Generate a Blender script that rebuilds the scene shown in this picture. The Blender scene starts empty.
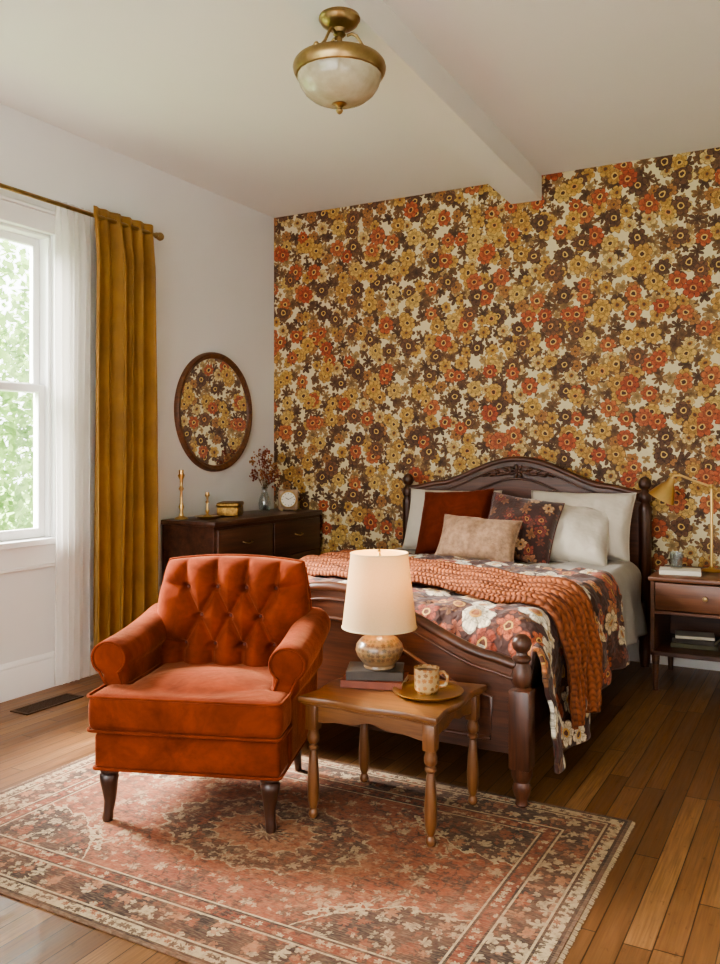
import bpy, bmesh, math, random
from mathutils import Vector, Matrix, noise
random.seed(7)
D=bpy.data; scene=bpy.context.scene; coll=scene.collection
pi=math.pi; sin=math.sin; cos=math.cos

# ------------------------------------------------------------------ helpers
def lin(c):
    r=[]
    for v in c[:3]:
        v/=255.0
        r.append(v/12.92 if v<=.04045 else ((v+.055)/1.055)**2.4)
    return (r[0],r[1],r[2],1)

class NT:
    def __init__(s,name):
        s.mat=D.materials.new(name); s.mat.use_nodes=True
        s.t=s.mat.node_tree; s.n=s.t.nodes; s.l=s.t.links
        s.b=s.n['Principled BSDF']; s.out=s.n['Material Output']
    def put(s,sock,v):
        if v is None: return
        if isinstance(v,bpy.types.NodeSocket): s.l.new(v,sock)
        else: sock.default_value=v
    def m(s,op,a,b=None,c=None):
        n=s.n.new('ShaderNodeMath'); n.operation=op
        s.put(n.inputs[0],a); s.put(n.inputs[1],b); s.put(n.inputs[2],c)
        return n.outputs[0]
    def vm(s,op,a,b=None):
        n=s.n.new('ShaderNodeVectorMath'); n.operation=op
        s.put(n.inputs[0],a); s.put(n.inputs[1],b)
        return n.outputs['Value'] if op in('LENGTH','DISTANCE','DOT_PRODUCT') else n.outputs[0]
    def mix(s,f,a,b,bt='MIX'):
        n=s.n.new('ShaderNodeMix'); n.data_type='RGBA'; n.blend_type=bt
        s.put(n.inputs[0],f); s.put(n.inputs[6],a); s.put(n.inputs[7],b)
        return n.outputs[2]
    def ramp(s,f,stops,interp='LINEAR'):
        n=s.n.new('ShaderNodeValToRGB'); cr=n.color_ramp; cr.interpolation=interp
        cr.elements[0].position=stops[0][0]; cr.elements[0].color=stops[0][1]
        cr.elements[1].position=stops[1][0]; cr.elements[1].color=stops[1][1]
        for p,c in stops[2:]:
            e=cr.elements.new(p); e.color=c
        s.put(n.inputs[0],f); return n.outputs[0]
    def xyz(s,x,y,z=0.0):
        n=s.n.new('ShaderNodeCombineXYZ'); s.put(n.inputs[0],x); s.put(n.inputs[1],y); s.put(n.inputs[2],z)
        return n.outputs[0]
    def sep(s,v):
        n=s.n.new('ShaderNodeSeparateXYZ'); s.put(n.inputs[0],v); return n.outputs
    def obj(s):
        n=s.n.new('ShaderNodeTexCoord'); return n.outputs['Object']
    def uv(s):
        n=s.n.new('ShaderNodeTexCoord'); return n.outputs['UV']
    def noise(s,v,scale,detail=3,rough=.5,dim='3D'):
        n=s.n.new('ShaderNodeTexNoise'); n.noise_dimensions=dim
        s.put(n.inputs['Vector'],v); n.inputs['Scale'].default_value=scale
        n.inputs['Detail'].default_value=detail; n.inputs['Roughness'].default_value=rough
        return n.outputs['Fac'],n.outputs['Color']
    def white(s,v):
        n=s.n.new('ShaderNodeTexWhiteNoise'); n.noise_dimensions='3D'; s.put(n.inputs['Vector'],v)
        return n.outputs['Value'],n.outputs['Color']
    def bump(s,h,strength=.3,dist=.01):
        n=s.n.new('ShaderNodeBump'); n.inputs['Strength'].default_value=strength
        n.inputs['Distance'].default_value=dist; s.put(n.inputs['Height'],h)
        s.l.new(n.outputs[0],s.b.inputs['Normal'])
    def mr(s,v,a,b,c,d):
        n=s.n.new('ShaderNodeMapRange'); s.put(n.inputs[0],v)
        for i,k in enumerate((a,b,c,d)): n.inputs[i+1].default_value=k
        return n.outputs[0]

def scalec(c,k): return (min(1,c[0]*k),min(1,c[1]*k),min(1,c[2]*k),1)

def mat(name,rgb,rough=.5,metal=0,sheen=0,var=0,vscale=4,bump=0,bscale=60,coat=0,bdist=.005,sheentint=None):
    s=NT(name); c=lin(rgb)
    s.b.inputs['Roughness'].default_value=rough; s.b.inputs['Metallic'].default_value=metal
    s.b.inputs['Coat Weight'].default_value=coat
    if sheen:
        s.b.inputs['Sheen Weight'].default_value=sheen; s.b.inputs['Sheen Roughness'].default_value=.35
        if sheentint: s.b.inputs['Sheen Tint'].default_value=lin(sheentint)
    o=s.obj(); f,_=s.noise(o,vscale,4,.6)
    f2=s.mr(f,.3,.7,0,1)
    s.l.new(s.mix(f2,scalec(c,1-var),scalec(c,1+var)),s.b.inputs['Base Color'])
    if bump:
        h,_=s.noise(o,bscale,2,.6); s.bump(h,bump,bdist)
    return s.mat

def velvet(name,rgb,tint,sheen=.9,var=.32):
    """pile fabric: soft light/dark brushing, gentle wrinkles and fine nap"""
    s=NT(name); c=lin(rgb); o=s.obj()
    _,wc=s.noise(o,3,2,.5)
    ov=s.vm('ADD',o,s.vm('MULTIPLY',s.vm('SUBTRACT',wc,(.5,.5,.5)),(.25,.25,.25)))
    f,_=s.noise(ov,7,4,.55); f2,_=s.noise(ov,30,3,.6)
    g=s.m('ADD',s.m('MULTIPLY',f,.75),s.m('MULTIPLY',f2,.25))
    col=s.ramp(s.mr(g,.34,.66,0,1),[(0,scalec(c,1-var)),(.5,c),(1,scalec(c,1+var*1.2))])
    s.l.new(col,s.b.inputs['Base Color'])
    s.b.inputs['Roughness'].default_value=1.0
    s.b.inputs['Specular IOR Level'].default_value=.08
    s.b.inputs['Sheen Weight'].default_value=sheen; s.b.inputs['Sheen Roughness'].default_value=.3
    s.b.inputs['Sheen Tint'].default_value=lin(tint)
    w,_=s.noise(ov,8,3,.55); n,_=s.noise(o,320,2,.6)
    s.bump(s.m('ADD',s.m('MULTIPLY',w,1.0),s.m('MULTIPLY',n,.14)),.45,.014)
    return s.mat

def wood(name,c1,c2,axis='Z',rough=.35,scale=22,coat=.15):
    s=NT(name); x,y,z=s.sep(s.obj())
    k={'X':(.06,1,1),'Y':(1,.06,1),'Z':(1,1,.06)}[axis]
    v=s.xyz(s.m('MULTIPLY',x,k[0]),s.m('MULTIPLY',y,k[1]),s.m('MULTIPLY',z,k[2]))
    f,_=s.noise(v,scale,5,.65); f3,_=s.noise(v,scale*6,2,.5)
    g=s.m('ADD',s.m('MULTIPLY',f,.75),s.m('MULTIPLY',f3,.25))
    s.l.new(s.mix(s.mr(g,.35,.65,0,1),lin(c1),lin(c2)),s.b.inputs['Base Color'])
    s.b.inputs['Roughness'].default_value=rough; s.b.inputs['Coat Weight'].default_value=coat
    s.b.inputs['Coat Roughness'].default_value=.25
    s.bump(f3,.08,.002)
    return s.mat

def flower_layer(s,vec,scale,off,size,petals,inner=.6,pw=.6,rnd=.8,presence=1.0):
    v=s.vm('ADD',s.vm('MULTIPLY',vec,(scale,scale,scale)),off)
    vo=s.n.new('ShaderNodeTexVoronoi'); vo.voronoi_dimensions='2D'; vo.feature='F1'
    vo.inputs['Scale'].default_value=1; vo.inputs['Randomness'].default_value=rnd
    s.l.new(v,vo.inputs['Vector'])
    dl=s.vm('SUBTRACT',v,vo.outputs['Position'])
    dx,dy,_=s.sep(dl)
    r=s.m('SQRT',s.m('ADD',s.m('MULTIPLY',dx,dx),s.m('MULTIPLY',dy,dy)))
    cr,cg,cb=s.sep(vo.outputs['Color'])
    th=s.m('ADD',s.m('ARCTAN2',dy,dx),s.m('MULTIPLY',cb,6.28))
    s.last_th=th
    pc=s.m('ABSOLUTE',s.m('COSINE',s.m('MULTIPLY',th,petals/2.0)))
    R=s.m('MULTIPLY',s.m('ADD',s.m('MULTIPLY',s.m('POWER',pc,pw),1-inner),inner),s.m('MULTIPLY',s.m('ADD',s.m('MULTIPLY',cg,.3),.75),size))
    ratio=s.m('DIVIDE',r,R)
    mask=s.m('LESS_THAN',ratio,1.0)
    if presence<1: mask=s.m('MULTIPLY',mask,s.m('LESS_THAN',s.m('FRACT',s.m('MULTIPLY',s.m('ADD',cr,cb),7.31)),presence))
    return mask,cr,ratio,pc,s.m('DIVIDE',r,size)

def floral(name,coord,bg,layers,rough=.6,sheen=0,warp=.02,bump=None,bgvar=.08):
    """layers: (scale,off,size,petals,inner,pw,rnd,presence,colors,centrecol or None)"""
    s=NT(name)
    if coord=='WALL':
        x,y,z=s.sep(s.obj()); v=s.xyz(x,z,0)
    else:
        x,y,z=s.sep(s.uv()); v=s.xyz(x,y,0)
    _,nc=s.noise(v,14,2,.5); _,nc2=s.noise(v,55,2,.5)
    v=s.vm('ADD',v,s.vm('MULTIPLY',s.vm('SUBTRACT',nc,(.5,.5,.5)),(warp,warp,0)))
    v=s.vm('ADD',v,s.vm('MULTIPLY',s.vm('SUBTRACT',nc2,(.5,.5,.5)),(warp*.45,warp*.45,0)))
    f,_=s.noise(v,40,3,.6)
    col=s.mix(f,scalec(lin(bg),1-bgvar),scalec(lin(bg),1+bgvar))
    for (sc,off,size,pet,inner,pw,rnd,pres,cols,cen) in layers:
        mask,cr,ratio,pc,rc=flower_layer(s,v,sc,off,size,pet,inner,pw,rnd,pres)
        th=s.last_th
        st=[(i/len(cols),lin(c)) for i,c in enumerate(cols)]
        if len(st)==1: st.append((1,st[0][1]))
        base=s.ramp(cr,st,'CONSTANT')
        sh=s.mr(ratio,.1,.85,.62,1.18)
        if cen:
            pc2=s.m('ABSOLUTE',s.m('SINE',s.m('MULTIPLY',th,pet/2.0)))
            r2=s.m('DIVIDE',rc,s.m('ADD',.42,s.m('MULTIPLY',pc2,.22)))
            ring=s.m('MULTIPLY',s.m('GREATER_THAN',r2,.86),s.m('LESS_THAN',r2,1.0))
            sh=s.m('MULTIPLY',sh,s.mr(ring,0,1,1,.62))
        ln=s.mr(pc,.08,.34,.5,1)
        sh=s.m('MULTIPLY',sh,ln)
        sh=s.m('MULTIPLY',sh,s.mr(s.m('SINE',s.m('MULTIPLY',th,pet*5.0)),-1,1,.84,1.1))
        edge=s.m('GREATER_THAN',ratio,.92)
        sh=s.m('MULTIPLY',sh,s.mr(edge,0,1,1,.5))
        vn,_=s.noise(v,sc*10,3,.65)
        sh=s.m('MULTIPLY',sh,s.mr(vn,.3,.7,.68,1.24))
        c=s.vm('SCALE',base,None); 
        node=c.node; s.l.new(sh,node.inputs['Scale'])
        if cen:
            c2=s.mix(s.m('LESS_THAN',rc,.30),c,lin(cen[1]))
            c=s.mix(s.m('LESS_THAN',rc,.19),c2,lin(cen[0]))
        col=s.mix(mask,col,c)
    s.l.new(col,s.b.inputs['Base Color'])
    s.b.inputs['Roughness'].default_value=rough
    if sheen: s.b.inputs['Sheen Weight'].default_value=sheen
    if bump:
        h,_=s.noise(v,bump[0],2,.6); s.bump(h,bump[1],bump[2])
    return s.mat

def link(o,parent=None):
    coll.objects.link(o)
    if parent: o.parent=parent
    return o
def empty(name,loc=(0,0,0),rot=0):
    o=D.objects.new(name,None); o.location=loc; o.rotation_euler=(0,0,rot); o.empty_display_size=.1
    return link(o)
def finish(me,m,smooth=True,ang=38):
    if m: 
        for k in (m if isinstance(m,(list,tuple)) else [m]): me.materials.append(k)
    if smooth:
        me.polygons.foreach_set('use_smooth',[True]*len(me.polygons))
        if ang<180: me.set_sharp_from_angle(angle=math.radians(ang))
    me.update()
def meshobj(name,verts,faces,m,parent=None,smooth=True,ang=38,loc=(0,0,0),rot=(0,0,0),uvs=None):
    me=D.meshes.new(name); me.from_pydata([tuple(v) for v in verts],[],faces)
    if uvs:
        ul=me.uv_layers.new(name='UVMap')
        for lp in me.loops: ul.data[lp.index].uv=uvs[lp.vertex_index]
    finish(me,m,smooth,ang)
    o=D.objects.new(name,me); o.location=loc; o.rotation_euler=rot
    return link(o,parent)
def bmobj(name,bm,m,parent=None,smooth=True,ang=38,loc=(0,0,0),rot=(0,0,0)):
    bmesh.ops.recalc_face_normals(bm,faces=bm.faces)
    me=D.meshes.new(name); bm.to_mesh(me); bm.free(); finish(me,m,smooth,ang)
    o=D.objects.new(name,me); o.location=loc; o.rotation_euler=rot
    return link(o,parent)
def add_box(bm,size,c,bev=0,seg=2,rot=None):
    r=bmesh.ops.create_cube(bm,size=1)
    vs=r['verts']
    for v in vs: v.co=Vector((v.co.x*size[0],v.co.y*size[1],v.co.z*size[2]))
    if bev:
        es=list({e for v in vs for e in v.link_edges})
        rr=bmesh.ops.bevel(bm,geom=es,offset=bev,segments=seg,affect='EDGES',profile=.5)
        vs=list({v for f in rr['faces'] for v in f.verts}|{v for v in vs if v.is_valid})
        seen=set(vs); st=list(vs)
        while st:
            v=st.pop()
            for e in v.link_edges:
                w=e.other_vert(v)
                if w not in seen: seen.add(w); st.append(w)
        vs=list(seen)
    M=Matrix.Translation(c)
    if rot: M=M@rot
    for v in vs: v.co=M@v.co
    return vs
def rbox(name,size,c,bev,m,parent=None,seg=2,rot=(0,0,0)):
    bm=bmesh.new(); add_box(bm,size,(0,0,0),bev,seg)
    return bmobj(name,bm,m,parent,loc=c,rot=rot)
def boxes(name,lst,m,parent=None,bev=.004,seg=1):
    bm=bmesh.new()
    for (a,b) in lst:
        size=[abs(b[i]-a[i]) for i in range(3)]; c=[(a[i]+b[i])/2 for i in range(3)]
        add_box(bm,size,c,bev,seg)
    return bmobj(name,bm,m,parent)
def lathe(name,prof,m,parent=None,loc=(0,0,0),seg=36,rot=(0,0,0),rib=None,ang=38):
    verts=[];faces=[];n=len(prof)
    for i,(r,z) in enumerate(prof):
        for k in range(seg):
            a=2*pi*k/seg; rr=max(r,1e-5)
            if rib: rr*=1+rib[1]*cos(rib[0]*a)
            verts.append((rr*cos(a),rr*sin(a),z))
    for i in range(n-1):
        for k in range(seg):
            k2=(k+1)%seg
            faces.append((i*seg+k,i*seg+k2,(i+1)*seg+k2,(i+1)*seg+k))
    bm=bmesh.new(); vs=[bm.verts.new(v) for v in verts]
    for f in faces: bm.faces.new([vs[i] for i in f])
    bmesh.ops.remove_doubles(bm,verts=bm.verts,dist=1e-4)
    return bmobj(name,bm,m,parent,loc=loc,rot=rot,ang=ang)
def tube(name,pts,r,m,parent=None,seg=10,closed=False,loc=(0,0,0),flat=1.0,rot=(0,0,0)):
    P=[Vector(p) for p in pts]; n=len(P); verts=[];faces=[]
    up=None
    for i in range(n):
        if closed: t=(P[(i+1)%n]-P[i-1]).normalized()
        else: t=(P[min(i+1,n-1)]-P[max(i-1,0)]).normalized()
        if up is None:
            up=Vector((0,0,1)) if abs(t.z)<.9 else Vector((1,0,0))
        a=t.cross(up); 
        if a.length<1e-6: a=t.orthogonal()
        a.normalize(); b=a.cross(t).normalized(); up=b
        rr=r[i] if isinstance(r,(list,tuple)) else r
        for k in range(seg):
            an=2*pi*k/seg
            verts.append(P[i]+a*rr*cos(an)+b*rr*flat*sin(an))
    for i in range(n if closed else n-1):
        j=(i+1)%n
        for k in range(seg):
            k2=(k+1)%seg; faces.append((i*seg+k,i*seg+k2,j*seg+k2,j*seg+k))
    if not closed:
        faces.append(tuple(range(seg))[::-1]); faces.append(tuple((n-1)*seg+k for k in range(seg)))
    return meshobj(name,verts,faces,m,parent,loc=loc,rot=rot,ang=60)
def extr(name,outline,depth,m,parent=None,loc=(0,0,0),plane='XZ',bev=.004,rot=(0,0,0),seg=1):
    bm=bmesh.new(); h=depth/2
    def P(a,b,c):
        return {'XZ':(a,c,b),'XY':(a,b,c),'YZ':(c,a,b)}[plane]
    v1=[bm.verts.new(P(a,b,-h)) for a,b in outline]; v2=[bm.verts.new(P(a,b,h)) for a,b in outline]
    n=len(outline)
    f1=bm.faces.new(v1); f2=bm.faces.new(v2[::-1])
    for i in range(n):
        j=(i+1)%n; bm.faces.new((v1[j],v1[i],v2[i],v2[j]))
    bmesh.ops.recalc_face_normals(bm,faces=bm.faces)
    if bev:
        es=[e for e in f1.edges]+[e for e in f2.edges]
        bmesh.ops.bevel(bm,geom=es,offset=bev,segments=seg,affect='EDGES',profile=.5,clamp_overlap=True)
    return bmobj(name,bm,m,parent,loc=loc,rot=rot)
def grid(name,nu,nv,fn,m,parent=None,thick=0,uvfn=None,loc=(0,0,0),rot=(0,0,0),sub=0):
    verts=[];uvs=[];faces=[]
    for j in range(nv+1):
        for i in range(nu+1):
            u=i/nu; v=j/nv
            verts.append(fn(u,v)); uvs.append(uvfn(u,v) if uvfn else (u,v))
    for j in range(nv):
        for i in range(nu):
            a=j*(nu+1)+i; faces.append((a,a+1,a+nu+2,a+nu+1))
    o=meshobj(name,verts,faces,m,parent,loc=loc,rot=rot,uvs=uvs,ang=180)
    if thick:
        md=o.modifiers.new('thick','SOLIDIFY'); md.thickness=thick; md.offset=0
    return o
def pillow(name,w,h,t,m,loc,rot,parent=None,seed=0,fringe=None,ex=.40,wr=1):
    n=36; verts=[];faces=[];uvs=[]
    for side in (1,-1):
        base=len(verts)
        for j in range(n+1):
            for i in range(n+1):
                u=-1+2*i/n; v=-1+2*j/n
                x=w/2*u*(1-.06*(1-v*v)); y=h/2*v*(1-.07*(1-u*u))
                th=t/2*(max(0,(1-u*u))*max(0,(1-v*v)))**ex
                q=th/(t/2)
                nz=noise.noise(Vector((x*6+seed,y*6,side*3)))*.035*q*wr
                nz+=.014*wr*noise.noise(Vector((x*16+seed,y*9,side*3)))*q
                nz-=.012*wr*max(0,noise.noise(Vector((x*11-y*9+seed,x*3,side))))*q
                nz-=.010*wr*abs(noise.noise(Vector((x*22+y*8+seed,y*6-x*4,side*2))))*q
                verts.append((x,y,side*th+nz)); uvs.append((x+seed,y+seed*.3))
        for j in range(n):
            for i in range(n):
                a=base+j*(n+1)+i; f=(a,a+1,a+n+2,a+n+1)
                faces.append(f if side==1 else f[::-1])
    me=D.meshes.new(name); me.from_pydata(verts,[],faces)
    ul=me.uv_layers.new(name='UVMap')
    for lp in me.loops: ul.data[lp.index].uv=uvs[lp.vertex_index]
    bm=bmesh.new(); bm.from_mesh(me); bmesh.ops.remove_doubles(bm,verts=bm.verts,dist=1e-4); bm.to_mesh(me); bm.free()
    finish(me,m,True,180)
    o=D.objects.new(name,me); o.location=loc; o.rotation_euler=rot
    link(o,parent)
    pts=[]
    for k in range(4):
        for q in range(16):
            tt=-1+2*q/16
            u,v=[(tt,-1),(1,tt),(-tt,1),(-1,-tt)][k]
            pts.append((w/2*u*(1-.06*(1-v*v)),h/2*v*(1-.07*(1-u*u)),0))
    tube(name+'_piping',pts,.004,m if not fringe else fringe,o,seg=6,closed=True)
    return o
def roundpoly(pts,r,seg=5):
    out=[];n=len(pts)
    for i in range(n):
        p=Vector(pts[i]);a=Vector(pts[i-1]);b=Vector(pts[(i+1)%n])
        da=(a-p).normalized();db=(b-p).normalized()
        p1=p+da*r;p2=p+db*r
        for k in range(seg+1):
            t=k/seg
            q=p1*(1-t)**2+p*2*t*(1-t)+p2*t*t
            out.append(tuple(q))
    return out
def sstep(a,b,x):
    t=max(0,min(1,(x-a)/(b-a))); return t*t*(3-2*t)

# ------------------------------------------------------------------ materials
M_wall=mat('plaster_white',(223,222,219),.85,var=.015,vscale=2,bump=.05,bscale=120)
M_ceil=mat('ceiling_paint',(228,226,219),.9,var=.012,vscale=1.5,bump=.04,bscale=100)
M_trim=mat('trim_paint',(231,230,227),.45,var=.01)
M_brass=mat('brass',(206,172,112),.3,.95,var=.12,vscale=12)
M_brassd=mat('brass_antique',(154,130,90),.33,1,var=.2,vscale=14)
M_darkw=wood('dark_walnut',(48,27,17),(94,54,33),'Z',.36)
M_darkwx=wood('dark_walnut_x',(50,28,17),(100,58,36),'X',.36)
M_darkwy=wood('dresser_walnut',(52,31,22),(90,56,39),'Y',.38)
M_ns=wood('nightstand_wood',(62,35,21),(108,65,38),'X',.38)
M_honey=wood('honey_oak',(82,49,26),(132,88,50),'X',.3)
M_honeyz=wood('honey_oak_z',(76,45,24),(122,79,45),'Z',.3)
M_mirwood=wood('mirror_wood',(72,42,26),(116,74,46),'Z',.35)
M_velvet=velvet('rust_velvet',(110,48,26),(214,150,112),sheen=.7,var=.34)
M_rustp=velvet('rust_pillow_velvet',(102,44,27),(212,140,110),sheen=.5,var=.22)
M_beige=mat('beige_plush',(160,128,102),.9,sheen=.5,var=.3,vscale=30,bump=.8,bscale=90,sheentint=(240,215,190))
M_linen=mat('linen_white',(198,188,172),.9,var=.05,vscale=6,bump=.5,bscale=12,bdist=.02)
M_grey=mat('grey_blanket',(160,154,145),.92,var=.06,vscale=8,bump=.35,bscale=18,bdist=.015)
M_curt=mat('mustard_velvet_curtain',(136,99,44),.85,sheen=.35,var=.2,vscale=5,bump=.15,bscale=200,sheentint=(240,208,146))
M_black=mat('black_metal',(25,22,20),.4)
M_paper=mat('book_pages',(214,200,170),.8,var=.1,vscale=80)

# sheer
s=NT('sheer_fabric'); s.n.remove(s.b)
tr=s.n.new('ShaderNodeBsdfTransparent'); tl=s.n.new('ShaderNodeBsdfTranslucent'); df=s.n.new('ShaderNodeBsdfDiffuse')
tl.inputs[0].default_value=(.95,.93,.9,1); df.inputs[0].default_value=(.9,.88,.84,1)
m1=s.n.new('ShaderNodeMixShader'); m1.inputs[0].default_value=.35; s.l.new(tl.outputs[0],m1.inputs[1]); s.l.new(df.outputs[0],m1.inputs[2])
m2=s.n.new('ShaderNodeMixShader'); m2.inputs[0].default_value=.55; s.l.new(tr.outputs[0],m2.inputs[1]); s.l.new(m1.outputs[0],m2.inputs[2])
s.l.new(m2.outputs[0],s.out.inputs[0]); M_sheer=s.mat
def glassy(name,f=.08,tint=(1,1,1,1)):
    s=NT(name); s.n.remove(s.b)
    tr=s.n.new('ShaderNodeBsdfTransparent'); tr.inputs[0].default_value=tint
    gl=s.n.new('ShaderNodeBsdfGlossy'); gl.inputs['Roughness'].default_value=.03
    fr=s.n.new('ShaderNodeLayerWeight'); fr.inputs[0].default_value=.25
    mm=s.n.new('ShaderNodeMixShader')
    k=s.m('ADD',s.m('MULTIPLY',fr.outputs['Facing'],.45),f)
    s.l.new(k,mm.inputs[0]); s.l.new(tr.outputs[0],mm.inputs[1]); s.l.new(gl.outputs[0],mm.inputs[2])
    s.l.new(mm.outputs[0],s.out.inputs[0]); return s.mat
M_glassw=glassy('window_glass',.0); M_glass=glassy('clear_glass',.12,(.88,.91,.90,1))
s=NT('mirror_silver'); s.b.inputs['Metallic'].default_value=1; s.b.inputs['Roughness'].default_value=.02
s.b.inputs['Base Color'].default_value=(.86,.86,.85,1); M_mirror=s.mat
s=NT('lamp_shade_linen'); s.n.remove(s.b)
tl=s.n.new('ShaderNodeBsdfTranslucent'); df=s.n.new('ShaderNodeBsdfDiffuse')
f,_=s.noise(s.vm('MULTIPLY',s.obj(),(60,60,300)),3,2)
cc=s.mix(f,lin((204,180,142)),lin((226,206,170)))
s.l.new(cc,tl.inputs[0]); s.l.new(cc,df.inputs[0])
mm=s.n.new('ShaderNodeMixShader'); mm.inputs[0].default_value=.62
s.l.new(tl.outputs[0],mm.inputs[1]); s.l.new(df.outputs[0],mm.inputs[2]); s.l.new(mm.outputs[0],s.out.inputs[0]); M_shade=s.mat
s=NT('alabaster_glass'); s.b.inputs['Roughness'].default_value=.25; s.b.inputs['Coat Weight'].default_value=.4
f,_=s.noise(s.obj(),9,4,.6); s.l.new(s.mix(s.mr(f,.3,.7,0,1),lin((146,136,110)),lin((186,176,150))),s.b.inputs['Base Color']); M_bowl=s.mat

# wallpaper
M_paperw=floral('floral_wallpaper','WALL',(208,194,156),[
  (17,(4.4,1.7,0),.48,4,.30,.9,.9,.70,[(122,88,56),(158,126,80),(108,76,48)],None),
  (8.6,(3.1,7.7,0),.50,7,.28,.7,.9,.90,[(102,70,45),(142,110,70),(90,61,40),(118,84,52)],None),
  (9.6,(11.3,2.2,0),.48,5,.34,.8,.9,.86,[(108,76,48),(86,58,38),(158,126,80),(96,65,42)],None),
  (8.2,(5.5,1.4,0),.43,6,.68,.6,.82,.76,[(182,140,72),(198,168,110),(160,110,64),(188,146,76)],((94,60,36),(158,108,54))),
  (6.3,(1.7,9.2,0),.42,7,.70,.6,.76,.84,[(166,84,50),(184,142,74),(104,69,46),(174,98,58),(190,154,88),(92,61,42),(174,130,68)],((74,46,30),(206,168,96))),
  (5.2,(8.7,4.2,0),.34,8,.74,.6,.70,.52,[(170,84,50),(160,74,46),(188,146,74),(114,76,52),(168,90,56)],((80,44,29),(196,138,78))),
 ],rough=.7,warp=.026)
M_quilt=floral('floral_quilt','UV',(68,38,29),[
  (9,(3.1,7.7,0),.5,6,.2,1,.9,.8,[(118,79,50),(95,54,38),(132,70,45)],None),
  (7,(1.1,3.7,0),.46,6,.62,.6,.85,.8,[(164,83,50),(212,194,164),(138,64,43),(176,111,66)],((92,51,33),(196,152,80))),
  (5.2,(6.1,2.7,0),.44,6,.64,.55,.72,.85,[(214,198,170),(218,206,184),(168,83,50),(208,184,146),(96,58,42)],((144,89,53),(190,141,73))),
 ],rough=.85,sheen=.1,warp=.025,bump=(16,.7,.03))
M_florp=floral('floral_pillow','UV',(60,31,24),[
  (14,(3.1,7.7,0),.5,6,.25,1,.9,.8,[(108,56,38),(134,89,56),(82,41,30)],None),
  (10,(6.1,2.7,0),.44,6,.6,.6,.75,.8,[(134,60,43),(164,112,82),(112,48,37),(184,146,108)],((78,39,26),(174,124,70))),
 ],rough=.8,sheen=.4,warp=.03,bump=(60,.4,.01))

# floor
s=NT('oak_floor_boards'); x,y,z=s.sep(s.obj())
W=.078
ix=s.m('FLOOR',s.m('DIVIDE',x,W)); r1,_=s.white(s.xyz(ix,3.3,0))
yy=s.m('ADD',s.m('DIVIDE',y,1.15),s.m('MULTIPLY',r1,7)); iy=s.m('FLOOR',yy)
r2,_=s.white(s.xyz(ix,iy,1.7))
g,_=s.noise(s.xyz(s.m('ADD',s.m('MULTIPLY',x,26),s.m('MULTIPLY',r2,40)),s.m('MULTIPLY',y,1.3),0),1,5,.65)
g2,_=s.noise(s.xyz(s.m('MULTIPLY',x,150),s.m('MULTIPLY',y,5),0),1,2,.5)
c=s.ramp(s.m('ADD',s.m('MULTIPLY',r2,.48),s.m('MULTIPLY',g,.52)),[(.15,lin((94,62,36))),(.5,lin((136,94,56))),(.85,lin((172,128,82)))])
c=s.mix(s.mr(g2,.35,.7,0,.55),c,lin((80,51,29)))
w_,_=s.noise(s.xyz(x,y,0),2.2,5,.65)
c=s.mix(s.mr(w_,.42,.68,0,.4),c,lin((98,67,42)))
sp,_=s.noise(s.xyz(x,s.m('MULTIPLY',y,.5),0),38,3,.7)
c=s.mix(s.mr(sp,.62,.74,0,.6),c,lin((60,38,22)))
fx=s.m('FRACT',s.m('DIVIDE',x,W)); fy=s.m('FRACT',yy)
gap=s.m('MAXIMUM',s.m('LESS_THAN',fx,.045),s.m('LESS_THAN',fy,.004))
c=s.mix(s.m('MULTIPLY',gap,.88),c,lin((28,17,9)))
s.l.new(c,s.b.inputs['Base Color'])
s.l.new(s.mr(g,.3,.7,.28,.5),s.b.inputs['Roughness']); s.b.inputs['Coat Weight'].default_value=.08
s.bump(s.m('SUBTRACT',s.m('MULTIPLY',g2,.15),gap),.25,.003); M_floor=s.mat

# rug
RX0,RX1,RY0,RY1=1.06,3.30,-3.95,-2.50
HX=(RX1-RX0)/2; HY=(RY1-RY0)/2
s=NT('persian_rug'); x,y,z=s.sep(s.obj())
ax=s.m('ABSOLUTE',x); ay=s.m('ABSOLUTE',y)
e=s.m('MINIMUM',s.m('SUBTRACT',HX,ax),s.m('SUBTRACT',HY,ay))
sym=s.xyz(ax,ay,0)
_,nc=s.noise(sym,14,3,.6)
symw=s.vm('ADD',sym,s.vm('MULTIPLY',s.vm('SUBTRACT',nc,(.5,.5,.5)),(.05,.05,0)))
K=lin((58,42,35)); RU=lin((138,73,47)); RU2=lin((122,59,38)); TA=lin((184,162,128)); NB=lin((84,62,49)); PK=lin((162,109,77))
fieldbase=s.mix(s.mr(s.noise(symw,5,4,.6)[0],.3,.7,0,1),RU2,lin((156,90,60)))
mk,cr,rt,pc,rc=flower_layer(s,symw,15,(2,5,0),.46,6,.35,.8,.8,.85)
fcol=s.ramp(cr,[(0,K),(.3,TA),(.55,NB),(.75,PK)],'CONSTANT')
field=s.mix(s.m('MULTIPLY',mk,.62),fieldbase,fcol)
mk,cr,rt,pc,rc=flower_layer(s,symw,32,(7,1,0),.44,4,.3,1,.8,.8)
field=s.mix(s.m('MULTIPLY',mk,.62),field,s.ramp(cr,[(0,TA),(.35,K),(.7,RU)],'CONSTANT'))
vn=s.m('ABSOLUTE',s.m('SUBTRACT',s.noise(symw,8,2,.5)[0],.5))
field=s.mix(s.m('MULTIPLY',s.m('LESS_THAN',vn,.012),.6),field,K)
th=s.m('ARCTAN2',s.m('DIVIDE',y,.34),s.m('DIVIDE',x,.55))
q=s.m('SQRT',s.m('ADD',s.m('POWER',s.m('DIVIDE',ax,.55),2),s.m('POWER',s.m('DIVIDE',ay,.34),2)))
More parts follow.
